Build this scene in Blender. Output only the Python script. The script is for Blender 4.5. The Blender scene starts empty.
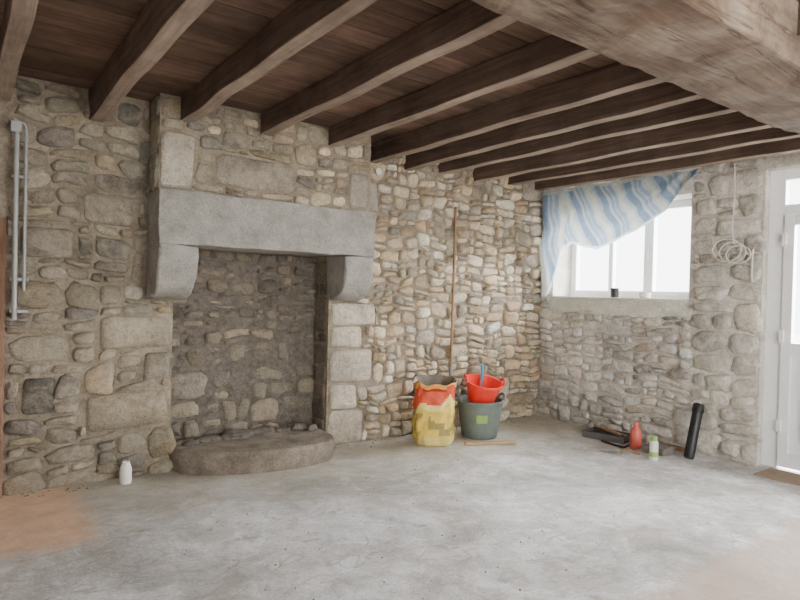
import bpy, bmesh, math, random
from mathutils import Vector, Matrix, noise
random.seed(11)
R=random.uniform
XW,YW=5.28,4.52      # window wall plane, fireplace wall plane
# ---------------------------------------------------------------- materials
def base(name):
    m=bpy.data.materials.new(name); m.use_nodes=True
    nt=m.node_tree; nt.nodes.clear()
    o=nt.nodes.new('ShaderNodeOutputMaterial'); b=nt.nodes.new('ShaderNodeBsdfPrincipled')
    nt.links.new(b.outputs[0],o.inputs[0])
    return m,nt,b,o
def noise_n(nt,vec,scale,detail=6,rough=.6,dist=0):
    n=nt.nodes.new('ShaderNodeTexNoise')
    n.inputs['Scale'].default_value=scale; n.inputs['Detail'].default_value=detail
    n.inputs['Roughness'].default_value=rough; n.inputs['Distortion'].default_value=dist
    nt.links.new(vec,n.inputs['Vector']); return n.outputs['Fac']
def ramp(nt,fac,stops):
    r=nt.nodes.new('ShaderNodeValToRGB'); e=r.color_ramp.elements
    while len(e)<len(stops): e.new(.5)
    for i,(p,c) in enumerate(stops):
        e[i].position=p; e[i].color=(c[0],c[1],c[2],1) if not isinstance(c,(int,float)) else (c,c,c,1)
    nt.links.new(fac,r.inputs[0]); return r.outputs[0]
def mix(nt,fac,a,b,mode='MIX'):
    n=nt.nodes.new('ShaderNodeMix'); n.data_type='RGBA'; n.blend_type=mode
    for s,v in ((n.inputs[0],fac),(n.inputs[6],a),(n.inputs[7],b)):
        if isinstance(v,(int,float)): s.default_value=v
        elif isinstance(v,tuple): s.default_value=(v[0],v[1],v[2],1)
        else: nt.links.new(v,s)
    return n.outputs[2]
def math_n(nt,op,a,b=0):
    n=nt.nodes.new('ShaderNodeMath'); n.operation=op
    for s,v in ((n.inputs[0],a),(n.inputs[1],b)):
        if isinstance(v,(int,float)): s.default_value=v
        else: nt.links.new(v,s)
    return n.outputs[0]
def bump(nt,b,h,strength=.5,dist=.02):
    n=nt.nodes.new('ShaderNodeBump'); n.inputs['Strength'].default_value=strength; n.inputs['Distance'].default_value=dist
    nt.links.new(h,n.inputs['Height']); nt.links.new(n.outputs[0],b.inputs['Normal'])
def objc(nt): return nt.nodes.new('ShaderNodeTexCoord').outputs['Object']

def stone_mat(name,mortar,amount=.35,vary=.38,bs=.9,left=False,stain=None):
    """per-stone colour in attribute Col, lime/mortar smears on top"""
    m,nt,b,o=base(name); c=objc(nt)
    at=nt.nodes.new('ShaderNodeVertexColor'); at.layer_name='Col'
    n1=noise_n(nt,c,26,8,.72); n2=noise_n(nt,c,6,6,.65,.4); n3=noise_n(nt,c,90,4,.7); n4=noise_n(nt,c,1.6,5,.6,.5); n5=noise_n(nt,c,11,6,.7,.6)
    col=mix(nt,1.0,at.outputs[0],ramp(nt,n1,[(.25,1-vary),(.75,1+vary)]),'MULTIPLY')
    col=mix(nt,.6,col,ramp(nt,n3,[(.3,.45),(.7,1.4)]),'MULTIPLY')
    fac=n2
    if left:   # more mortar smear towards the left part of the wall
        sep=nt.nodes.new('ShaderNodeSeparateXYZ'); nt.links.new(c,sep.inputs[0])
        mr=nt.nodes.new('ShaderNodeMapRange'); nt.links.new(sep.outputs[0],mr.inputs[0])
        mr.inputs[1].default_value=2.6; mr.inputs[2].default_value=.9; mr.inputs[3].default_value=0; mr.inputs[4].default_value=.06
        fac=math_n(nt,'ADD',n2,mr.outputs[0])
    mask=ramp(nt,fac,[(.62-amount*.5,0),(.72-amount*.3,1)])
    mm=math_n(nt,'MULTIPLY',mask,.70)
    if left: mortar=mix(nt,math_n(nt,'MULTIPLY',mr.outputs[0],16.6),mortar,(.42,.375,.295))
    col=mix(nt,mm,col,mix(nt,1.0,mortar,ramp(nt,n1,[(.2,.65),(.8,1.25)]),'MULTIPLY'))
    # broad damp / dirt patches and small dark pits
    col=mix(nt,1.0,col,ramp(nt,n4,[(.35,.72),(.6,1.08)]),'MULTIPLY')
    if stain: col=mix(nt,math_n(nt,'MULTIPLY',ramp(nt,n5,[(.56,0),(.68,1)]),.5),col,stain)
    nt.links.new(col,b.inputs['Base Color']); b.inputs['Roughness'].default_value=.95
    b.inputs['Specular IOR Level'].default_value=.15
    h=math_n(nt,'ADD',n1,math_n(nt,'MULTIPLY',n3,.35)); bump(nt,b,h,bs,.03)
    return m
def rough_mat(name,c1,c2,scale=8,rough=.9,bs=.5,bd=.02,fine=60,spec=.2):
    m,nt,b,o=base(name); c=objc(nt)
    n1=noise_n(nt,c,scale,8,.65); n2=noise_n(nt,c,fine,6,.7)
    col=ramp(nt,n1,[(.3,c1),(.7,c2)])
    col=mix(nt,.55,col,ramp(nt,n2,[(.3,.45),(.7,1.45)]),'MULTIPLY')
    nt.links.new(col,b.inputs['Base Color']); b.inputs['Roughness'].default_value=rough
    b.inputs['Specular IOR Level'].default_value=spec
    bump(nt,b,math_n(nt,'ADD',n1,math_n(nt,'MULTIPLY',n2,.5)),bs,bd)
    return m
def plain(name,c,rough=.5,metal=0,vary=.12,spec=.5):
    m,nt,b,o=base(name); n=noise_n(nt,objc(nt),14,5,.6)
    d=tuple(x*(1-vary) for x in c); l=tuple(min(1,x*(1+vary)) for x in c)
    nt.links.new(ramp(nt,n,[(.3,d),(.7,l)]),b.inputs['Base Color'])
    b.inputs['Roughness'].default_value=rough; b.inputs['Metallic'].default_value=metal
    b.inputs['Specular IOR Level'].default_value=spec
    return m
def wood_mat(name,c1,c2,axis,rough=.8,attr=False,sc=1.0,patch=None,cracks=False):
    m,nt,b,o=base(name); c=objc(nt)
    mp=nt.nodes.new('ShaderNodeMapping'); s=[14*sc,14*sc,14*sc]; s[axis]=.7*sc
    mp.inputs['Scale'].default_value=s; nt.links.new(c,mp.inputs[0])
    n1=noise_n(nt,mp.outputs[0],2.2,8,.72,.5); n2=noise_n(nt,c,3,6,.65); n3=noise_n(nt,c,2.1,6,.65,.8)
    col=ramp(nt,n1,[(.28,c1),(.72,c2)])
    if patch: col=mix(nt,ramp(nt,n3,[(.44,0),(.58,.9)]),col,mix(nt,1.0,patch,ramp(nt,n1,[(.3,.6),(.7,1.3)]),'MULTIPLY'))
    col=mix(nt,.7,col,ramp(nt,n2,[(.3,.5),(.7,1.35)]),'MULTIPLY')
    if cracks:
        n4=noise_n(nt,mp.outputs[0],.7,5,.5,.3)
        col=mix(nt,math_n(nt,'MULTIPLY',ramp(nt,n4,[(.487,0),(.50,1),(.513,0)]),.8),col,(.05,.035,.025))
    if attr:
        at=nt.nodes.new('ShaderNodeVertexColor'); at.layer_name='Col'
        col=mix(nt,1.0,col,at.outputs[0],'MULTIPLY')
    nt.links.new(col,b.inputs['Base Color']); b.inputs['Roughness'].default_value=rough
    b.inputs['Specular IOR Level'].default_value=.2
    bump(nt,b,n1,.7,.018); return m
def attr_mat(name,rough=.6,trans=0,vary=.15):
    m,nt,b,o=base(name); at=nt.nodes.new('ShaderNodeVertexColor'); at.layer_name='Col'
    n=noise_n(nt,objc(nt),25,5,.6)
    col=mix(nt,1.0,at.outputs[0],ramp(nt,n,[(.3,1-vary),(.7,1+vary)]),'MULTIPLY')
    nt.links.new(col,b.inputs['Base Color']); b.inputs['Roughness'].default_value=rough
    bump(nt,b,n,.25,.01)
    if trans:
        t=nt.nodes.new('ShaderNodeBsdfTranslucent'); nt.links.new(col,t.inputs[0])
        x=nt.nodes.new('ShaderNodeMixShader'); x.inputs[0].default_value=trans
        nt.links.new(b.outputs[0],x.inputs[1]); nt.links.new(t.outputs[0],x.inputs[2]); nt.links.new(x.outputs[0],o.inputs[0])
    return m

M={}
M['stone_back']=stone_mat('rubble_stone_back',(.60,.52,.39),.27,left=True,stain=(.20,.165,.12))
M['stone_window']=stone_mat('rubble_stone_window',(.84,.81,.74),.40,stain=(.40,.37,.32))
M['stone_soot']=stone_mat('sooty_stone',(.30,.265,.215),.26,stain=(.09,.08,.065))
M['mortar']=rough_mat('lime_mortar',(.18,.15,.11),(.40,.34,.26),5,.95,.9,.03,45)
M['mortar_light']=rough_mat('lime_mortar_light',(.44,.41,.355),(.72,.69,.62),5,.95,.8,.025,45)
M['granite']=rough_mat('dressed_granite',(.25,.24,.215),(.43,.41,.37),6,.9,1.0,.02,90)
M['granite_dark']=rough_mat('hearth_granite',(.14,.115,.09),(.33,.28,.225),6,.9,1.0,.03,60)
M['wood_joist']=wood_mat('joist_wood',(.065,.044,.034),(.18,.125,.098),1)
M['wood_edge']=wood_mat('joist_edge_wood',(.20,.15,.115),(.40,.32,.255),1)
M['wood_board']=wood_mat('board_wood',(.085,.058,.044),(.22,.15,.115),0,attr=True)
M['wood_beam']=wood_mat('beam_wood',(.12,.092,.07),(.29,.235,.185),0,sc=.8,patch=(.13,.088,.062),cracks=True)
M['pvc']=plain('white_pvc',(.82,.84,.86),.35,vary=.03)
M['plaster']=rough_mat('plaster',(.6,.57,.51),(.72,.69,.63),4,.9,.4,.01)
M['sillm']=rough_mat('sill_render',(.52,.53,.45),(.70,.70,.62),6,.9,.5,.012)
M['red']=plain('red_plastic',(.80,.045,.03),.35); M['green_grey']=plain('grey_green_rubber',(.15,.185,.165),.55)
M['black']=plain('black_plastic',(.015,.016,.018),.45); M['white']=plain('white_plastic',(.75,.73,.68),.45)
M['steel']=plain('galvanised_steel',(.32,.32,.31),.5,.4); M['blue']=plain('cyan_plastic',(.05,.42,.62),.4)
M['green']=plain('green_label',(.30,.48,.12),.5); M['stickw']=wood_mat('handle_wood',(.24,.14,.07),(.42,.27,.14),2,.6)
M['stickf']=wood_mat('batten_wood',(.35,.24,.11),(.6,.45,.24),0,.7)
M['doorwood']=wood_mat('red_door_wood',(.26,.09,.045),(.44,.19,.10),2,.6)
M['postwood']=wood_mat('door_post_wood',(.17,.095,.06),(.32,.19,.13),2,.8)
M['bag']=attr_mat('printed_paper_sack',.5); M['cloth']=attr_mat('striped_cloth',.85,.35,.10)
M['ash']=rough_mat('ash',(.07,.06,.048),(.20,.175,.145),20,.95)
M['gravel']=rough_mat('gravel',(.5,.5,.48),(.65,.64,.6),30,.95)
# glass
m,nt,b,o=base('window_glass'); nt.nodes.remove(b)
t=nt.nodes.new('ShaderNodeBsdfTransparent'); g=nt.nodes.new('ShaderNodeBsdfGlossy'); g.inputs['Roughness'].default_value=.03
x=nt.nodes.new('ShaderNodeMixShader'); x.inputs[0].default_value=.04
nt.links.new(t.outputs[0],x.inputs[1]); nt.links.new(g.outputs[0],x.inputs[2]); nt.links.new(x.outputs[0],o.inputs[0]); M['glass']=m
# floor
m,nt,b,o=base('concrete_floor'); c=objc(nt)
sep=nt.nodes.new('ShaderNodeSeparateXYZ'); nt.links.new(c,sep.inputs[0])
n1=noise_n(nt,c,1.0,9,.68,.7); n2=noise_n(nt,c,5,9,.78,.3); n3=noise_n(nt,c,60,6,.75); n4=noise_n(nt,c,.9,2,.4,2.6)
n5=noise_n(nt,c,9,7,.75,.8); n7=noise_n(nt,c,2.4,8,.75,1.0); n8=noise_n(nt,c,1.5,7,.72,1.2)
col=ramp(nt,n1,[(.34,(.38,.37,.34)),(.48,(.56,.55,.535)),(.60,(.76,.765,.77))])
col=mix(nt,.9,col,ramp(nt,n2,[(.32,.55),(.66,1.24)]),'MULTIPLY')
col=mix(nt,.6,col,ramp(nt,n3,[(.3,.55),(.7,1.35)]),'MULTIPLY')
col=mix(nt,math_n(nt,'MULTIPLY',ramp(nt,n7,[(.52,0),(.62,1)]),.42),col,(.88,.88,.88))   # white lime dust
col=mix(nt,math_n(nt,'MULTIPLY',ramp(nt,n8,[(.52,0),(.60,1)]),.45),col,(.37,.34,.28))   # damp stains
col=mix(nt,math_n(nt,'MULTIPLY',ramp(nt,n5,[(.57,0),(.66,1)]),.65),col,(.26,.22,.17))
st=ramp(nt,n4,[(.486,0),(.497,1),(.508,0)]); stm=ramp(nt,n2,[(.46,0),(.54,1)])
col=mix(nt,math_n(nt,'MULTIPLY',math_n(nt,'MULTIPLY',st,stm),.55),col,(.24,.20,.15))
wob=math_n(nt,'MULTIPLY',math_n(nt,'SUBTRACT',n2,.5),.35)
yy=math_n(nt,'ADD',sep.outputs[1],wob); xx=math_n(nt,'ADD',sep.outputs[0],wob)
def mr(v,a,bv):
    n=nt.nodes.new('ShaderNodeMapRange'); nt.links.new(v,n.inputs[0]); n.inputs[1].default_value=a; n.inputs[2].default_value=bv; return n.outputs[0]
col=mix(nt,math_n(nt,'MULTIPLY',mr(yy,3.3,4.20),.65),col,mix(nt,1.0,(.42,.38,.27),ramp(nt,n5,[(.3,.6),(.7,1.3)]),'MULTIPLY'))
col=mix(nt,math_n(nt,'MULTIPLY',mr(yy,1.56,1.44),.7),col,(.54,.39,.30))
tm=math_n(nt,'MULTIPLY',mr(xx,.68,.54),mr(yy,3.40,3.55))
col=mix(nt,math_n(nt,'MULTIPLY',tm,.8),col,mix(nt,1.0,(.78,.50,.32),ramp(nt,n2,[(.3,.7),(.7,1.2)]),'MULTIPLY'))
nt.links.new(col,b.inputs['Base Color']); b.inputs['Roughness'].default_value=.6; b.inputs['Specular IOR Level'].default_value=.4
bump(nt,b,math_n(nt,'ADD',n2,math_n(nt,'MULTIPLY',n3,.3)),.45,.02); M['floor']=m
# ---------------------------------------------------------------- mesh helpers
COL=bpy.context.scene.collection
def mk(name,V,F,mat,cols=None,smooth=False,parent=None,mats=None,mi=None):
    me=bpy.data.meshes.new(name); me.from_pydata([tuple(v) for v in V],[],F)
    for mm in (mats or [mat]): me.materials.append(mm)
    if mi: 
        for p,i in zip(me.polygons,mi): p.material_index=i
    if cols:
        a=me.color_attributes.new('Col','FLOAT_COLOR','CORNER')
        buf=[]
        for p in me.polygons:
            cc=cols[p.index]; buf+= [cc[0],cc[1],cc[2],1.0]*p.loop_total
        a.data.foreach_set('color',buf)
    if smooth: me.polygons.foreach_set('use_smooth',[True]*len(me.polygons))
    me.update(); ob=bpy.data.objects.new(name,me); COL.objects.link(ob)
    if parent: ob.parent=parent
    return ob
def empty(name,loc=(0,0,0)):
    e=bpy.data.objects.new(name,None); e.location=loc; COL.objects.link(e); return e
def boxes(lst):
    V=[];F=[]
    for x0,x1,y0,y1,z0,z1 in lst:
        k=len(V)
        V+=[(x0,y0,z0),(x1,y0,z0),(x1,y1,z0),(x0,y1,z0),(x0,y0,z1),(x1,y0,z1),(x1,y1,z1),(x0,y1,z1)]
        F+=[(k,k+3,k+2,k+1),(k+4,k+5,k+6,k+7),(k,k+1,k+5,k+4),(k+1,k+2,k+6,k+5),(k+2,k+3,k+7,k+6),(k+3,k,k+4,k+7)]
    return V,F
def bevel(ob,w=.005,s=2):
    md=ob.modifiers.new('b','BEVEL'); md.width=w; md.segments=s; md.limit_method='ANGLE'
def box(name,lst,mat,parent=None,bev=0):
    V,F=boxes(lst); ob=mk(name,V,F,mat,parent=parent)
    if bev: bevel(ob,bev)
    return ob
def roughen(ob,amp,sc,seed=0):
    for v in ob.data.vertices:
        p=v.co*sc+Vector((seed*7.3,seed*3.1,seed)); d=noise.noise_vector(p)
        v.co+=Vector((d.x,d.y,d.z))*amp
def rbox(name,lo,hi,seg,amp,sc,mat,parent=None,seed=0,bev=.01):
    bm=bmesh.new()
    n=[max(1,int(round((hi[i]-lo[i])/seg))) for i in range(3)]
    for ax in range(3):
        u,w=(ax+1)%3,(ax+2)%3
        for side in (0,1):
            g=[]
            for i in range(n[u]+1):
                row=[]
                for j in range(n[w]+1):
                    p=[0,0,0]; p[ax]=hi[ax] if side else lo[ax]
                    p[u]=lo[u]+(hi[u]-lo[u])*i/n[u]; p[w]=lo[w]+(hi[w]-lo[w])*j/n[w]
                    row.append(bm.verts.new(p))
                g.append(row)
            for i in range(n[u]):
                for j in range(n[w]):
                    q=[g[i][j],g[i+1][j],g[i+1][j+1],g[i][j+1]]
                    bm.faces.new(q if side else q[::-1])
    bmesh.ops.remove_doubles(bm,verts=bm.verts,dist=1e-5)
    me=bpy.data.meshes.new(name); bm.to_mesh(me); bm.free(); me.materials.append(mat)
    ob=bpy.data.objects.new(name,me); COL.objects.link(ob)
    if parent: ob.parent=parent
    roughen(ob,amp,sc,seed)
    if bev: bevel(ob,bev,2)
    return ob
def lathe(prof,n=40,cx=0,cy=0,cz=0):
    V=[];F=[]
    for r,z in prof:
        for i in range(n):
            a=2*math.pi*i/n; V.append((cx+r*math.cos(a),cy+r*math.sin(a),cz+z))
    for k in range(len(prof)-1):
        for i in range(n):
            j=(i+1)%n; F.append((k*n+i,k*n+j,(k+1)*n+j,(k+1)*n+i))
    return V,F
def tube(name,pts,r,mat,parent=None,res=6,cyc=False):
    cu=bpy.data.curves.new(name,'CURVE'); cu.dimensions='3D'; cu.bevel_depth=r; cu.bevel_resolution=3; cu.resolution_u=res
    s=cu.splines.new('NURBS' if len(pts)>2 else 'POLY'); s.points.add(len(pts)-1)
    for p,q in zip(s.points,pts): p.co=(q[0],q[1],q[2],1)
    if len(pts)>2: s.use_endpoint_u=True; s.order_u=3
    s.use_cyclic_u=cyc; cu.use_fill_caps=True; cu.materials.append(mat)
    tmp=bpy.data.objects.new(name+'_c',cu); COL.objects.link(tmp)
    dg=bpy.context.evaluated_depsgraph_get(); me=bpy.data.meshes.new_from_object(tmp.evaluated_get(dg))
    bpy.data.objects.remove(tmp); me.name=name
    me.polygons.foreach_set('use_smooth',[True]*len(me.polygons))
    ob=bpy.data.objects.new(name,me); COL.objects.link(ob)
    if parent: ob.parent=parent
    return ob
# ---------------------------------------------------------------- rubble generator
def bsp(a0,z0,a1,z1,sf,out):
    w,h=a1-a0,z1-z0; tw,th=sf((a0+a1)/2,(z0+z1)/2); k=R(.6,1.6)
    rw,rh=w/(tw*k),h/(th*k)
    if rw<=1 and rh<=1 or (w<.07 and h<.05): out.append((a0,z0,a1,z1)); return
    f=R(.33,.67)
    if rw>rh*R(.8,1.2): c=a0+w*f; bsp(a0,z0,c,z1,sf,out); bsp(c,z0,a1,z1,sf,out)
    else: c=z0+h*f; bsp(a0,z0,a1,c,sf,out); bsp(a0,c,a1,z1,sf,out)
def sub(r,q):
    a0,z0,a1,z1=r; b0,y0,b1,y1=q
    if b0>=a1 or b1<=a0 or y0>=z1 or y1<=z0: return [r]
    o=[]
    if z0<y0: o.append((a0,z0,a1,y0))
    if z1>y1: o.append((a0,y1,a1,z1))
    zz0,zz1=max(z0,y0),min(z1,y1)
    if a0<b0: o.append((a0,zz0,b0,zz1))
    if a1>b1: o.append((b1,zz0,a1,zz1))
    return [t for t in o if t[2]-t[0]>.035 and t[3]-t[1]>.028]
def rubble(P,A,Nn,region,holes,blocks,sf,cf,prot,V,F,C,warp=.035,seed=0,gap=.014):
    P=Vector(P);A=Vector(A);Nn=Vector(Nn);Z=Vector((0,0,1))
    L=[];bsp(*region,sf,L)
    for q in list(holes)+[b[:4] for b in blocks]:
        L2=[]
        for r in L: L2+=sub(r,q)
        L=L2
    items=[(r,None) for r in L]+[(b[:4],b[4]) for b in blocks]
    n=16
    for r,bc in items:
        a0,z0,a1,z1=r; ca,cz=(a0+a1)/2,(z0+z1)/2
        g=gap*R(.5,1.9); hw,hh=max(.012,(a1-a0)/2-g/2),max(.01,(z1-z0)/2-g/2)
        p=R(2.5,4.8) if not bc else 9
        pr=prot*R(.35,1.6) if not bc else prot*R(.8,1.1)
        jit=.12 if not bc else .03
        col=bc or cf(ca,cz); k=len(V); ta,tz=R(-.4,.4),R(-.4,.4)
        rot=R(-.18,.18) if not bc else 0
        skx=R(-.18,.18) if not bc else 0     # taper: irregular quadrilateral outline
        base_r=[1+R(-jit,jit*.6) for _ in range(n)]
        for s,d in ((1.03,-.02),(1.0,pr*.35),(.9,pr*.9),(.55,pr*1.05)):
            for i in range(n):
                th=2*math.pi*(i+.5)/n; c,sn=math.cos(th),math.sin(th)
                x=math.copysign(abs(c)**(2/p),c)*base_r[i]*s; y=math.copysign(abs(sn)**(2/p),sn)*base_r[i]*s
                y*=(1+skx*x)
                xx=ca+x*hw-rot*y*hh; zz=cz+y*hh+rot*x*hw*.6
                w=noise.noise_vector(Vector((xx*2.6,zz*2.6,seed)))
                w2=noise.noise_vector(Vector((xx*7,zz*7,seed+3)))*.35
                wf=warp if not bc else warp*.3
                xx+=(w.x+w2.x)*wf; zz+=(w.y+w2.y)*wf
                zz=max(zz,.0)
                dd=d if d<0 else max(.001,d*(1+ta*x+tz*y))+R(-.14,.14)*pr
                V.append(P+A*xx+Z*zz+Nn*dd)
        w=noise.noise_vector(Vector((ca*2.6,cz*2.6,seed)))*(warp if not bc else warp*.3)
        V.append(P+A*(ca+w.x)+Z*(cz+w.y)+Nn*(pr*1.1))
        flip=A.cross(Z).dot(Nn)<0
        fs=[]
        for q in range(3):
            for i in range(n):
                j=(i+1)%n; fs.append((k+q*n+i,k+q*n+j,k+(q+1)*n+j,k+(q+1)*n+i))
        for i in range(n): fs.append((k+3*n+i,k+3*n+(i+1)%n,k+4*n))
        for f in fs: F.append(f[::-1] if flip else f); C.append(col)
def pal(lst,j=.13):
    c=random.choice(lst); k=R(1-j*2.0,1+j*1.6); return tuple(min(.9,x*k*R(1-j*.25,1+j*.25)) for x in c)
GREYB=[(.32,.28,.215),(.37,.32,.24),(.43,.37,.28),(.27,.24,.195),(.40,.325,.22),(.47,.41,.315),(.23,.21,.18)]
BEIGE=[(.70,.58,.41),(.78,.66,.48),(.61,.51,.37),(.82,.73,.57),(.48,.405,.30),(.68,.52,.33),(.43,.385,.32),(.86,.79,.66),(.55,.43,.285)]
WHITE=[(.84,.81,.74),(.70,.67,.60),(.86,.83,.75),(.60,.57,.51),(.80,.73,.61),(.88,.85,.79),(.50,.48,.44),(.68,.60,.49)]
DARK=[(.25,.215,.17),(.32,.27,.205),(.19,.165,.13),(.38,.32,.235),(.27,.23,.18)]
# ---------------------------------------------------------------- walls
def stone_wall(name,bx,mort,stone,V2,F2,C2):
    V,F=boxes(bx); n=len(F); k=len(V)
    V=[Vector(v) for v in V]+V2; F=list(F)+[tuple(i+k for i in f) for f in F2]
    cols=[(.4,.4,.4)]*n+C2; mi=[0]*n+[1]*len(F2)
    ob=mk(name,V,F,None,cols,mats=[mort,stone],mi=mi)
    sm=[False]*n+[True]*len(F2); ob.data.polygons.foreach_set('use_smooth',sm); return ob
FX0,FX1,FZ=1.26,2.56,1.64
V=[];F=[];C=[]
def sf_back(a,z):
    if a<1.25: return (.26,.15) if random.random()>.25 else (.38,.22)
    q=random.random()
    return (.19,.10) if q>.35 else ((.30,.17) if q<.2 else (.14,.11))
def cf_back(a,z):
    t=min(1,max(0,(a-.9)/2.2))
    return pal(BEIGE) if random.random()<t*1.15 else pal(GREYB)
blk=[(.78,.89,1.25,1.13,(.44,.38,.285)),(.70,.34,1.24,.60,(.34,.28,.20)),(.33,.49,.52,.73,(.16,.15,.125)),(1.06,.66,1.25,.87,(.27,.235,.18)),
     (.30,1.5,.62,1.72,(.33,.29,.23)),(.66,1.75,.98,1.98,(.38,.335,.27)),
     (2.575,0,2.93,.30,(.56,.49,.40)),(2.575,.30,2.86,.54,(.64,.57,.46)),(2.575,.54,3.02,.84,(.56,.50,.41)),(2.575,.84,2.9,1.04,(.68,.60,.48)),(2.575,1.04,3.05,1.24,(.60,.54,.44)),
     (2.86,2.05,3.04,2.34,(.50,.445,.37))]
rubble((0,YW,0),(1,0,0),(0,-1,0),(.24,0,XW,2.64),[(FX0,0,FX1,FZ),(1.07,1.25,1.34,1.7),(2.5,1.24,2.82,1.7),(1.08,FZ,2.80,2.64)],blk,sf_back,cf_back,.032,V,F,C,seed=1,warp=.06)
rubble((0,YW,0),(1,0,0),(0,-1,0),(-1.6,0,-.72,2.64),[],[],sf_back,cf_back,.025,V,F,C,seed=5)
wb=stone_wall('wall_back',[(-1.6,-.7,YW,5.0,0,2.9),(-.7,.23,YW,5.0,1.75,2.9),(.23,FX0,YW,5.0,0,2.9),(FX0,FX1,4.78,5.0,0,2.9),(FX0,FX1,YW,4.78,FZ,2.9),(FX1,5.75,YW,5.0,0,2.9)],M['mortar'],M['stone_back'],V,F,C)
# window wall
WY0,WY1,WZ0,WZ1=2.81,4.34,1.32,2.30
DY0,DY1,DZ=1.12,2.20,2.42
V=[];F=[];C=[]
def sf_win(a,z):
    if a<2.78: return (.34,.2)
    return (.22,.10) if random.random()>.25 else (.32,.14)
def cf_win(a,z):
    if a<2.78: return pal([(.62,.59,.51),(.52,.49,.42),(.68,.64,.55)],.08)
    return pal(WHITE)
rubble((XW,0,0),(0,1,0),(-1,0,0),(DY1,0,YW,2.64),[(WY0-.02,1.19,WY1+.02,2.5)],[],sf_win,cf_win,.027,V,F,C,seed=9,warp=.045)
rubble((XW,0,0),(0,1,0),(-1,0,0),(-3,0,DY0,2.64),[],[],lambda a,z:(.34,.2),cf_win,.022,V,F,C,seed=9,warp=.03)
ww=stone_wall('wall_right',[(XW,5.75,-3,DY0,0,2.9),(XW,5.75,DY0,DY1,DZ,2.9),(XW,5.75,DY1,WY0,0,2.9),(XW,5.75,WY0,WY1,0,WZ0),(XW,5.75,WY0,WY1,WZ1,2.9),(XW,5.75,WY1,YW,0,2.9)],M['mortar_light'],M['stone_window'],V,F,C)
box('wall_left',[(-1.8,-1.6,-3,YW,0,2.9)],M['plaster'])
box('wall_rear',[(-1.8,.2,-3.25,-3,0,2.9),(.2,4.3,-3.25,-3,2.45,2.9),(4.3,5.75,-3.25,-3,0,2.9)],M['plaster'])  # out of view; opening shaped to control the light entering from behind
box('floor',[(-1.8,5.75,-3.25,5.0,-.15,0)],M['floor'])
box('ground_outside',[(5.75,30,-14,20,-.3,-.12),(-12,5.75,-14,-3.25,-.3,-.12)],M['gravel'])
# ---------------------------------------------------------------- ceiling
V=[];F=[];C=[]; y=-3.0
while y<YW:
    w=R(.17,.23); k=R(.65,1.35)
    v,f=boxes([(-1.6,XW,y,min(YW,y+w-.006),2.66,2.685)]); n=len(V); V+=v; F+=[tuple(i+n for i in q) for q in f]; C+=[(k,k*R(.92,1),k*R(.88,1))]*6; y+=w
v,f=boxes([(-1.6,XW,-3,YW,2.685,2.9)]); n=len(V); V+=v; F+=[tuple(i+n for i in q) for q in f]; C+=[(.4,.4,.4)]*6  # unseen slab added above the boards to block sun through the gaps
mk('ceiling',V,F,M['wood_board'],C)
jx=[-1.3,-.78,-.29,.20,.73,1.26,1.84,2.42,2.97,3.36,3.78,4.24,4.72,5.15]
for i,xj in enumerate(jx):
    yb=4.27 if 1.1<xj<2.8 else YW
    zb=2.50+R(-.012,.012)-(.04 if xj==.73 else 0)
    ob=rbox('ceiling_joist',(xj-.045,-3,zb),(xj+.045,yb-.005,2.66),.10,.013,2.2,M['wood_joist'],seed=i,bev=.007)
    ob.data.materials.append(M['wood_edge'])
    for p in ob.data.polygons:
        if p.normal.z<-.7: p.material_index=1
    for v in ob.data.vertices: v.co.z=min(v.co.z,2.66)
bm_=rbox('ceiling_beam',(-1.6,1.10,2.375),(XW-.01,1.58,2.66),.06,.020,2.0,M['wood_beam'],seed=4,bev=.013)
roughen(bm_,.012,9,3)
# ---------------------------------------------------------------- fireplace
fp=empty('fireplace',(1.94,4.3,0)); OFF=Vector((1.94,4.3,0))
def par(ob):
    ob.parent=fp; ob.matrix_parent_inverse=Matrix.Translation(-OFF); return ob
li=rbox('lintel',(1.07,4.20,1.64),(2.81,4.52,2.01),.03,.012,4,M['granite'],seed=2,bev=.008); roughen(li,.006,22,4); par(li)
def corbel(name,x0,x1,seed):
    prof=[(4.52,1.64),(4.205,1.64),(4.203,1.56),(4.204,1.48)]
    for i in range(1,10):
        a=i/9*math.pi/2; prof.append((4.204+(1-math.cos(a))*.26,1.48-math.sin(a)*.22))
    prof.append((4.52,1.255)); n=len(prof); V=[];F=[]; ns=7
    for k in range(ns):
        for p in prof: V.append((x0+(x1-x0)*k/(ns-1),p[0],p[1]))
    for k in range(ns-1):
        for i in range(n): j=(i+1)%n; F.append((k*n+i,(k+1)*n+i,(k+1)*n+j,k*n+j))
    F.append(tuple(range(n))); F.append(tuple((ns-1)*n+i for i in range(n))[::-1])
    ob=mk(name,V,F,M['granite']); roughen(ob,.018,6,seed); bevel(ob,.018,3); par(ob)
    bm=bmesh.new(); bm.from_mesh(ob.data); bmesh.ops.recalc_face_normals(bm,faces=bm.faces); bm.to_mesh(ob.data); bm.free()
corbel('corbel_left',1.075,1.335,1); corbel('corbel_right',2.53,2.805,2)
V=[];F=[];C=[]
sfb=lambda a,z:(.24,.12)
cfb=lambda a,z:pal(GREYB+BEIGE[:2])
rubble((0,4.27,0),(1,0,0),(0,-1,0),(1.08,2.015,2.79,2.65),[],[(1.08,2.02,1.32,2.42,(.56,.51,.42)),(1.46,2.08,2.08,2.32,(.35,.305,.25)),(2.58,2.03,2.78,2.34,(.44,.40,.335))],sfb,cfb,.02,V,F,C,seed=3)
rubble((1.08,0,0),(0,1,0),(-1,0,0),(4.27,2.015,4.51,2.65),[],[],lambda a,z:(.25,.2),cfb,.015,V,F,C,seed=4,warp=.01)
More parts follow.
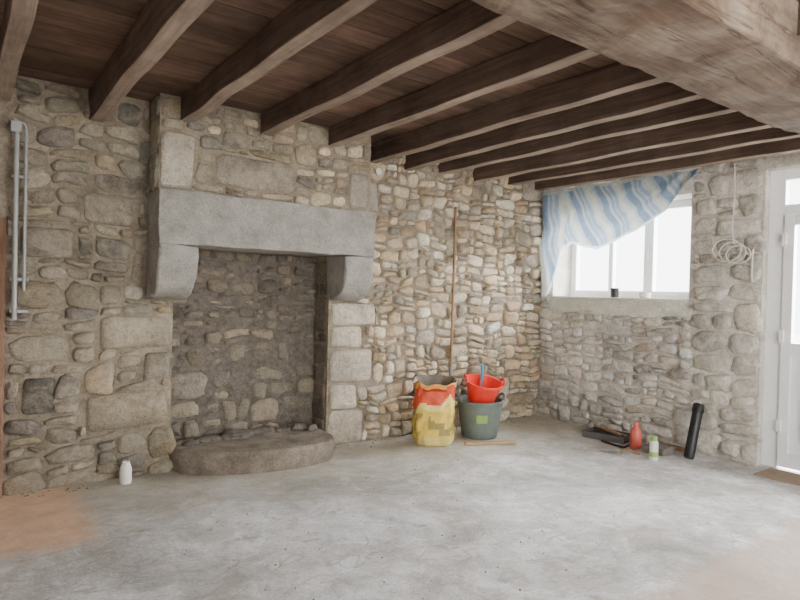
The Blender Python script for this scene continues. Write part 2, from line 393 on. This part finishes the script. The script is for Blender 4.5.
ch=stone_wall('chimney_breast',[(1.08,2.79,4.27,4.52,2.015,2.66)],M['mortar'],M['stone_back'],V,F,C); par(ch)
V=[];F=[];C=[]
sfd=lambda a,z:(.20,.09) if z>.85 else (.28,.2)
cfd=lambda a,z:pal(DARK)
rubble((0,4.78,0),(1,0,0),(0,-1,0),(FX0,.1,FX1,FZ),[],[],sfd,cfd,.03,V,F,C,seed=6)
rubble((FX1,0,0),(0,1,0),(-1,0,0),(4.53,.0,4.78,FZ-.03),[],[],lambda a,z:(.25,.2),cfd,.006,V,F,C,seed=7,warp=.005)
rubble((FX0,0,0),(0,1,0),(1,0,0),(4.53,.0,4.78,FZ-.03),[],[],lambda a,z:(.25,.2),cfd,.006,V,F,C,seed=8,warp=.005)
fb=stone_wall('firebox_lining',[(FX0+.001,FX1-.001,4.76,4.779,.0,FZ-.001)],M['ash'],M['stone_soot'],V,F,C); par(fb)
pl=[(1.28,4.75),(1.27,4.50),(1.30,4.38),(1.38,4.29),(1.50,4.21),(1.66,4.15),(1.82,4.105),(1.98,4.08),(2.12,4.07),(2.26,4.085),(2.37,4.12),(2.45,4.18),(2.49,4.28),(2.50,4.5),(2.50,4.75)]
pp=[]
for i in range(len(pl)-1):
    for t in (0,.25,.5,.75): pp.append((pl[i][0]+(pl[i+1][0]-pl[i][0])*t,pl[i][1]+(pl[i+1][1]-pl[i][1])*t))
pp.append(pl[-1]); pl=pp
V=[];F=[]; n=len(pl); cx,cy=1.90,4.48
rings=[(.985,0),(1.0,.04),(1.012,.085),(1.014,.135),(1.000,.158),(.985,.162),(.9,.162),(.75,.160),(.5,.163),(.25,.16)]
for s,z in rings:
    for p in pl:
        x_,y_=cx+(p[0]-cx)*s,cy+(p[1]-cy)*s; w=noise.noise_vector(Vector((x_*7,y_*7,z*9)))
        V.append((x_+w.x*.012,min(4.75,y_+w.y*.012),0 if z==0 else z+w.z*.006))
for k in range(len(rings)-1):
    for i in range(n): j=(i+1)%n; F.append((k*n+i,k*n+j,(k+1)*n+j,(k+1)*n+i))
F.append(tuple((len(rings)-1)*n+i for i in range(n)))
hs=mk('hearth_slab',V,F,M['granite_dark'],smooth=True); par(hs)
bmx=bmesh.new()
for (px,py,s,h) in ((1.55,4.6,.12,.035),(1.8,4.62,.16,.045),(2.05,4.64,.13,.04),(2.33,4.6,.10,.05),(2.42,4.5,.05,.045),(1.42,4.55,.07,.03),(2.2,4.6,.08,.03)):
    r=bmesh.ops.create_icosphere(bmx,subdivisions=3,radius=1)
    for v in r['verts']:
        d=1+.35*noise.noise(v.co*1.7+Vector((px*9,py,0)))
        v.co=Vector((px+v.co.x*s*d,py+v.co.y*s*.6*d,.165+max(-.012,v.co.z*h*d)))
me=bpy.data.meshes.new('ash_heap'); bmx.to_mesh(me); bmx.free(); me.materials.append(M['ash'])
ob=bpy.data.objects.new('ash_heap',me); COL.objects.link(ob); par(ob)
# ---------------------------------------------------------------- window
wn=empty('window_1')
X0,X1=5.58,5.65
a,bq,z0,z1=WY0+.0,WY1-.0,WZ0+.03,WZ1
fr=[(X0,X1,a+.09,bq-.07,z0,z0+.07),(X0,X1,a+.09,bq-.07,z1-.07,z1),(X0,X1,a,a+.09,z0,z1),(X0,X1,bq-.07,bq,z0,z1),
    (X0-.01,X1-.01,3.34,3.44,z0+.001,z1-.001),(X0-.005,X1-.015,3.80,3.85,z0+.001,z1-.001)]
box('frame',fr,M['pvc'],wn,.004)
box('glass',[(X0+.03,X0+.036,a+.05,bq-.05,z0+.05,z1-.05)],M['glass'],wn)
box('handle',[(X0-.04,X0-.02,3.38,3.40,1.74,1.86),(X0-.03,X0-.01,3.375,3.405,1.72,1.739)],M['pvc'],wn,.003)
box('window_sill',[(XW-.02,5.58,WY0+.001,WY1-.001,WZ0,WZ0+.03)],M['plaster'],wn,.008)
r_=rbox('sill_render',(XW-.010,WY0-.03,1.17),(XW,WY1+.03,WZ0),.04,.012,9,M['sillm'],wn,bev=0)
def lat(name,prof,loc,mat,n=32,parent=None):
    V,F=lathe(prof,n); ob=mk(name,V,F,mat,smooth=True,parent=parent); ob.location=loc
    md=ob.modifiers.new('e','EDGE_SPLIT'); md.split_angle=math.radians(40); return ob
lat('paint_pot',[(0,0),(.038,0),(.04,.01),(.042,.085),(.045,.088),(.045,.095),(.038,.095),(.037,.07),(0,.07)],(5.36,3.62,WZ0+.03),M['black'])
lat('putty_tub',[(0,0),(.05,0),(.055,.04),(.058,.045),(.055,.05),(0,.05)],(5.38,3.30,WZ0+.03),M['plaster'])
# ---------------------------------------------------------------- glazed door
d=empty('door_1')
dx0,dx1=5.36,5.43
box('door_frame',[(dx0,dx1,DY1-.12,DY1,0,DZ),(dx0,dx1,DY0,DY0+.12,0,DZ),(dx0,dx1,DY0+.12,DY1-.12,DZ-.09,DZ),(dx0,dx1,DY0+.12,DY1-.12,2.055,2.13)],M['pvc'],d,.004)
lx0,lx1=dx0-.02,dx1-.03
box('leaf',[(lx0,lx1,DY1-.20,DY1-.124,.02,2.05),(lx0,lx1,DY0+.124,DY0+.20,.02,2.05),(lx0,lx1,DY0+.2,DY1-.2,1.96,2.05),
   (lx0,lx1,DY0+.2,DY1-.2,.92,1.02),(lx0,lx1,DY0+.2,DY1-.2,.02,.14),(lx0+.02,lx1-.01,DY0+.2,DY1-.2,.14,.92),(lx0+.008,lx0+.0199,DY0+.28,DY1-.28,.24,.82)],M['pvc'],d,.004)
box('glass',[(dx0+.01,dx0+.016,DY0+.2,DY1-.2,1.02,1.96),(dx0+.03,dx0+.036,DY0+.12,DY1-.12,2.13,DZ-.09)],M['glass'],d)
box('hinge',[(dx0-.04,dx0-.021,DY1-.15,DY1-.115,zz,zz+.1) for zz in (.3,1.02,1.8)],M['pvc'],d,.004)
box('handle',[(dx0-.06,dx0-.045,DY0+.15,DY0+.28,1.03,1.05),(dx0-.045,dx0-.02,DY0+.15,DY0+.17,1.03,1.05)],M['steel'],d,.003)
gm=[(4.98+i*.035,4.995+i*.035,1.45,2.08,.0,.02) for i in range(8)]+[(4.97,5.25,1.45+j*.126,1.46+j*.126,.0,.014) for j in range(6)]
box('doormat_grille',gm,plain('rusty_brown',(.30,.23,.17),.8))
d2=empty('door_2')
box('leaf',[(-.64,.165,4.55,4.59,0.01,1.69)],M['doorwood'],d2,.003)
box('frame',[(.17,.229,4.46,4.66,0,1.749),(-.699,-.64,4.46,4.66,0,1.749),(-.64,.17,4.46,4.66,1.69,1.749)],M['postwood'],d2,.003)
# ---------------------------------------------------------------- conduit pipes
pe=empty('conduit_pipes')
tube('pipe_tall',[(.275,4.43,1.12),(.275,4.43,2.30)],.015,M['steel'],pe)
tube('pipe_short',[(.325,4.43,1.30),(.325,4.43,2.28),(.325,4.43,2.33),(.30,4.43,2.35),(.26,4.43,2.36)],.010,M['steel'],pe)
box('clips',[(.25,.35,4.43,4.465,z,z+.02) for z in (1.16,1.36,2.0)],M['steel'],pe,.004)
box('junction_box',[(.24,.30,4.41,4.465,2.28,2.35)],M['steel'],pe,.006)
lat('wall_hook',[(0,0),(.02,0),(.022,.03),(.03,.035),(.03,.05),(0,.055)],(3.0,4.5,2.42),M['white']).rotation_euler=(math.radians(90),0,0)
# ---------------------------------------------------------------- curtain
pts=[(4.42,1.34),(4.36,1.34),(4.29,1.46),(4.22,1.70),(4.13,1.86),(4.0,1.90),(3.88,1.86),(3.72,1.83),(3.5,1.89),(3.30,1.98),(3.0,2.16),(2.85,2.32),(2.70,2.44)]
def zb(y):
    for (a,za),(b2,zb2) in zip(pts,pts[1:]):
        if b2<=y<=a: t=(a-y)/(a-b2); return za+(zb2-za)*t
    return pts[-1][1]
nu,nv=260,90; V=[];F=[];C=[]
for i in range(nu+1):
    y=4.42-(4.42-2.70)*i/nu; zt=2.485+.010*math.sin(i*.2); b0=zb(y)
    for j in range(nv+1):
        t=j/nv; z=zt+(b0-zt)*t
        an=math.atan2(2.75-z,y-2.5)
        fold=.028*math.sin(an*24+2.2*noise.noise(Vector((y*3,z*3,1))))*min(1,t*2+.2)
        vfold=.012*math.sin(y*42+2*noise.noise(Vector((y,z,4))))*(1 if y>4.0 else .25)
        V.append((5.175+fold+vfold-.05*t*(1-t),y,z))
for i in range(nu):
    for j in range(nv):
        k=i*(nv+1)+j; F.append((k,k+1,k+nv+2,k+nv+1))
        y=4.42-(4.42-2.70)*(i+.5)/nu; t=(j+.5)/nv
        zt=2.485; z=zt+(zb(y)-zt)*t
        s=(y-4.42)*1.0+(2.48-z)*.55*(1 if y<4.1 else .25)+.03*noise.noise(Vector((y*4,z*4,8)))
        u=(s*3.0+.15)%1.0
        c=(.17,.23,.32) if u<.24 else ((.33,.38,.42) if u<.34 else ((.42,.45,.44) if u<.44 else ((.50,.50,.40) if u<.52 else ((.40,.45,.47) if u<.62 else ((.24,.30,.38) if u<.74 else ((.34,.39,.42) if u<.80 else ((.22,.28,.37) if u<.90 else (.38,.42,.42))))))))
        if t>.96: c=(.52,.58,.64)
        if t<.03: c=(.42,.45,.43)
        C.append(c)
mk('window_curtain',V,F,M['cloth'],C,smooth=True)
# ---------------------------------------------------------------- hanging wires
w=empty('hanging_cable')
tube('drop',[(5.22,2.42,2.5),(5.21,2.40,2.2),(5.215,2.43,1.95),(5.21,2.40,1.82)],.004,M['white'],w)
for k in range(3):
    P=[]
    for i in range(14):
        a=2*math.pi*i/13; P.append((5.20+.006*k,2.39+.05*k-.03+(.10+.01*k)*math.cos(a),1.73+.02*k+(.075+.012*k)*math.sin(a)))
    tube('coil_%d'%k,P,.004,M['white'],w)
tube('tail',[(5.21,2.30,1.74),(5.21,2.26,1.70),(5.21,2.24,1.80),(5.215,2.26,1.65),(5.21,2.25,1.5)],.004,M['white'],w)
# ---------------------------------------------------------------- sack
def sack():
    n=64; prof=[(0,.84),(.02,.93),(.06,1.0),(.15,1.04),(.25,1.0),(.35,.97),(.45,.98),(.52,1.02),(.56,1.05),(.575,1.08)]
    V=[];F=[];C=[]; A,B=.18,.125
    def ring(z,s,top):
        for i in range(n):
            th=2*math.pi*i/n; c,sn=math.cos(th),math.sin(th)
            x=math.copysign(abs(c)**.7,c)*A*s; y=math.copysign(abs(sn)**.7,sn)*B*s
            q=noise.noise(Vector((c*2.2,sn*2.2,z*7)))*.022+noise.noise(Vector((c*5,sn*5,z*16)))*.014
            zz=z+(.05*noise.noise(Vector((c*2,sn*2,5)))+.02*sn+.01*c if top else 0)
            V.append((x*(1+q*6),y*(1+q*6),zz))
    zs=[]; steps=30
    for k in range(steps+1):
        z=.575*k/steps
        for (za,sa),(zb_,sb) in zip(prof,prof[1:]):
            if za<=z<=zb_+1e-6: s=sa+(sb-sa)*(z-za)/(zb_-za); break
        ring(z,s,k>steps-4); zs.append(z)
    for z,s in ((.565,1.03),(.5,.93),(.40,.90)): ring(z,s,z>.49); zs.append(-1)
    for k in range(len(zs)-1):
        for i in range(n):
            j=(i+1)%n; F.append((k*n+i,k*n+j,(k+1)*n+j,(k+1)*n+i))
            z=zs[k]; th=i/n*2*math.pi
            if zs[k+1]<0: c=(.20,.16,.12)
            else:
                c=(.72,.50,.08)
                e=.07*math.cos(th*1.0+.5)+.03*math.sin(th*5)
                if z>.35+e: c=(.66,.07,.02)
                if z>.52+e*.3: c=(.74,.36,.08)
                if .29+e<z<.35+e: c=(.80,.66,.20)
                f=noise.noise(Vector((math.cos(th)*3,math.sin(th)*3,z*9)))
                if .09<z<.27 and f>.18: c=(.33,.26,.07)
                if z<.06: c=(.66,.55,.18)
            C.append(c)
    F.append(tuple((len(zs)-1)*n+i for i in range(n))); C.append((.12,.10,.08))
    F.append(tuple(range(n))[::-1]); C.append((.5,.4,.1))
    ob=mk('plaster_sack',V,F,M['bag'],C,smooth=True); ob.location=(3.44,4.13,0); ob.rotation_euler=(0,0,math.radians(-34)); return ob
sack()
# tub
tb=empty('rubber_tub',(4.00,4.12,0))
lat('shell',[(0,0),(.155,0),(.165,.012),(.185,.12),(.205,.26),(.218,.335),(.232,.34),(.232,.352),(.208,.352),(.198,.26),(.158,.03),(0,.03)],(0,0,0),M['green_grey'],48,tb)
for s in (-1,1):
    P=[(s*.215,-.07,.345),(s*.235,-.06,.385),(s*.24,0,.40),(s*.235,.06,.385),(s*.215,.07,.345)]
    tube('grip_%s'%('a' if s<0 else 'b'),P,.013,M['green_grey'],tb)
V=[];F=[]
for k in range(2):
    for i in range(9):
        aa=math.radians(-122+i*3.6); rr=(.197,.207)[k]; V.append((rr*math.cos(aa),rr*math.sin(aa),(.16,.235)[k]))
for i in range(8): F.append((i,i+1,i+10,i+9))
mk('label',V,F,M['green'],parent=tb)
tb.rotation_euler=(0,0,math.radians(-20))
rb=empty('red_bucket',(3.98,4.10,.33))
lat('shell',[(0,0),(.115,0),(.122,.01),(.15,.13),(.168,.195),(.182,.198),(.182,.213),(.164,.213),(.145,.13),(.11,.015),(0,.015)],(0,0,0),M['red'],48,rb)
for s in (-1,1):
    tube('grip_%s'%('a' if s<0 else 'b'),[(s*.168,-.06,.205),(s*.183,-.05,.24),(s*.185,0,.255),(s*.183,.05,.24),(s*.168,.06,.205)],.011,M['red'],rb)
rb.rotation_euler=(math.radians(14),math.radians(6),math.radians(-30))
tw=empty('blue_trowel',(4.03,4.14,.54))
tube('handle',[(0,0,0),(.01,0,.08),(.0,.01,.14)],.014,M['blue'],tw)
box('blade',[(-.03,.03,-.004,.004,-.1,.0)],M['steel'],tw,.003)
tw.rotation_euler=(.15,-.15,.3)
bh=empty('long_handled_rake')
tube('handle',[(3.93,4.46,2.20),(3.915,4.45,1.3),(3.90,4.44,.5)],.013,M['stickw'],bh)
tube('socket',[(3.90,4.44,.62),(3.898,4.435,.48)],.02,M['steel'],bh)
box('head',[(3.80,4.0,4.425,4.445,.44,.47)],M['steel'],bh,.004)
for i in range(9):
    q=3.81+i*.0225; tube('tine_%d'%i,[(q,4.435,.46),(q,4.41,.40),(q,4.43,.0 if i in(0,8) else .30)],.004,M['steel'],bh)
st=rbox('wood_batten',(-.24,-.02,0),(.24,.02,.025),.06,.004,8,M['stickf'],bev=.004); st.location=(3.86,3.83,0.004); st.rotation_euler=(0,0,math.radians(-25))
jg=empty('white_jug',(.93,4.38,0))
lat('body',[(0,0),(.04,0),(.045,.01),(.045,.10),(.038,.125),(.028,.14),(.03,.155),(.024,.155),(.022,.13),(0,.13)],(0,0,0),M['white'],32,jg)
tube('handle',[(.03,-.01,.14),(.065,-.012,.13),(.068,-.012,.08),(.043,-.01,.045)],.007,M['white'],jg)
jg.scale=(.85,.85,.95); jg.rotation_euler=(0,0,1.2)
# ---------------------------------------------------------------- tools on the right
V,F=lathe([(0,0),(.036,0),(.042,.01),(.042,.40),(.048,.405),(.048,.46),(.04,.475),(0,.475)],32)
ob=mk('black_tube',V,F,M['black'],smooth=True); md=ob.modifiers.new('e','EDGE_SPLIT'); md.split_angle=.7
ob.location=(4.965,2.60,.012); ob.rotation_euler=(math.radians(-3),math.radians(24),0)
sc_=empty('spray_can',(4.70,2.76,0))
lat('can',[(0,0),(.034,0),(.036,.006),(.036,.14),(.03,.158),(.014,.165)],(0,0,0),M['white'],32,sc_)
lat('band',[(.0365,.03),(.0372,.03),(.0372,.07),(.0365,.07)],(0,0,0),M['green'],32,sc_)
lat('cap',[(.026,.155),(.028,.16),(.028,.19),(.024,.196),(0,.196)],(0,0,0),M['green'],32,sc_)
lat('red_bottle',[(0,0),(.045,0),(.05,.01),(.05,.13),(.043,.165),(.02,.19),(.018,.20),(.022,.202),(.022,.232),(0,.235)],(4.93,3.07,0),plain('red_bottle_plastic',(.72,.15,.12),.35))
lat('white_tin',[(0,0),(.04,0),(.04,.085),(.042,.09),(.038,.095),(0,.09)],(5.12,3.04,0),M['white'])
tt=empty('tool_tray',(5.02,3.42,0))
box('tray',[(-.13,.13,-.2,.2,0,.015),(-.13,-.115,-.2,.2,0.015,.06),(.115,.13,-.2,.2,0.015,.06),(-.115,.115,-.2,-.185,0.015,.06),(-.115,.115,.185,.2,0.015,.06)],plain('grey_tray',(.10,.095,.09),.6),tt,.003)
tube('hammer_handle',[(-.05,-.15,.06),(.04,.18,.10)],.013,M['stickw'],tt)
box('hammer_head',[(-.02,.1,.15,.19,.08,.12)],M['steel'],tt,.005)
tube('chisel',[(.05,-.17,.04),(.06,.1,.08)],.01,M['steel'],tt)
tt.rotation_euler=(0,0,.2)
pb=tube('pry_bar',[(4.84,3.36,.012),(4.80,3.18,.012),(4.79,3.08,.015),(4.78,3.04,.05)],.011,M['black'])
ob=rbox('dark_cloth',(4.84,2.76,.0),(5.06,2.94,.06),.03,.03,9,plain('dark_rag',(.16,.145,.13),.9),bev=0)
for v in ob.data.vertices: v.co.z=max(0,v.co.z)
bt=empty('trowel',(4.62,3.02,.0))
V=[(0,0,.012),(.06,.05,.01),(.17,0,.008),(.06,-.05,.01),(0,0,.016),(.06,.05,.014),(.17,0,.012),(.06,-.05,.014)]
mk('blade',V,[(3,2,1,0),(4,5,6,7),(0,1,5,4),(1,2,6,5),(2,3,7,6),(3,0,4,7)],M['steel'],parent=bt)
tube('handle',[(0,0,.012),(-.04,0,.04),(-.06,0,.04),(-.16,0,.011)],.010,M['stickw'],bt)
bt.rotation_euler=(0,0,2.3)
ob=rbox('plank_offcut',(-.02,-.12,0),(.02,.12,.04),.05,.003,8,M['stickw'],bev=.004); ob.location=(5.16,2.84,.002) ; ob.rotation_euler=(0,0,.1)
V=[];F=[]
for i in range(300):
    if i<170: px,py=R(.3,5.1),YW-.04-abs(random.gauss(0,.08))
    else: px,py=R(.8,4.6),R(1.8,3.75)
    if (1.2<px<2.62 or 3.15<px<4.35 or .75<px<1.1) and py>3.7: continue
    if px>4.55 and 2.5<py<3.7: continue
    s=R(.004,.014) if i<170 else R(.003,.008); k=len(V)
    for dxx,dyy,dz in ((1,0,0),(0,1,0),(-1,0,0),(0,-1,0),(.2,.1,1)): V.append((px+dxx*s*R(.6,1.2),py+dyy*s*R(.6,1.2),dz*s*.9))
    F+=[(k,k+1,k+4),(k+1,k+2,k+4),(k+2,k+3,k+4),(k+3,k,k+4)]
mk('mortar_crumbs',V,F,M['mortar'])
# ---------------------------------------------------------------- light
W=bpy.data.worlds.new('World'); bpy.context.scene.world=W; W.use_nodes=True
bg=W.node_tree.nodes['Background']; bg.inputs[0].default_value=(.97,.98,1,1); bg.inputs[1].default_value=8.0
def sun(name,dirv,st,ang,col):
    l=bpy.data.lights.new(name,'SUN'); l.energy=st; l.angle=math.radians(ang); l.color=col
    o_=bpy.data.objects.new(name,l); COL.objects.link(o_); o_.location=(8,2,6)
    o_.rotation_euler=Vector(dirv).to_track_quat('-Z','Y').to_euler()
sun('sun_overcast',(-1,.22,-.50),64,75,(.98,.985,1))
l=bpy.data.lights.new('fill_light','AREA'); l.shape='DISK'; l.size=1.2; l.energy=110; l.color=(1,.95,.88)  # fill light added out of view to brighten the room, not a fixture
o_=bpy.data.objects.new('fill_light',l); COL.objects.link(o_); o_.location=(2.4,-1.0,2.2)
o_.rotation_euler=Vector((.75,1,-.22)).to_track_quat('-Z','Y').to_euler()
# ---------------------------------------------------------------- camera
f=Vector((.592,.806,0)).normalized(); up=Vector((0,0,1)); r=f.cross(up)
pt=math.radians(.76); f2=f*math.cos(pt)-up*math.sin(pt); u2=r.cross(f2)
ph=math.radians(1.41); r3=r*math.cos(ph)+u2*math.sin(ph); u3=u2*math.cos(ph)-r*math.sin(ph)
mw=Matrix((r3,u3,-f2)).transposed().to_4x4(); mw.translation=Vector((0,0,1.35))
cam=bpy.data.cameras.new('camera'); cam.lens=27; cam.sensor_width=36; cam.clip_start=.05
co=bpy.data.objects.new('camera',cam); COL.objects.link(co); co.matrix_world=mw
bpy.context.scene.camera=co
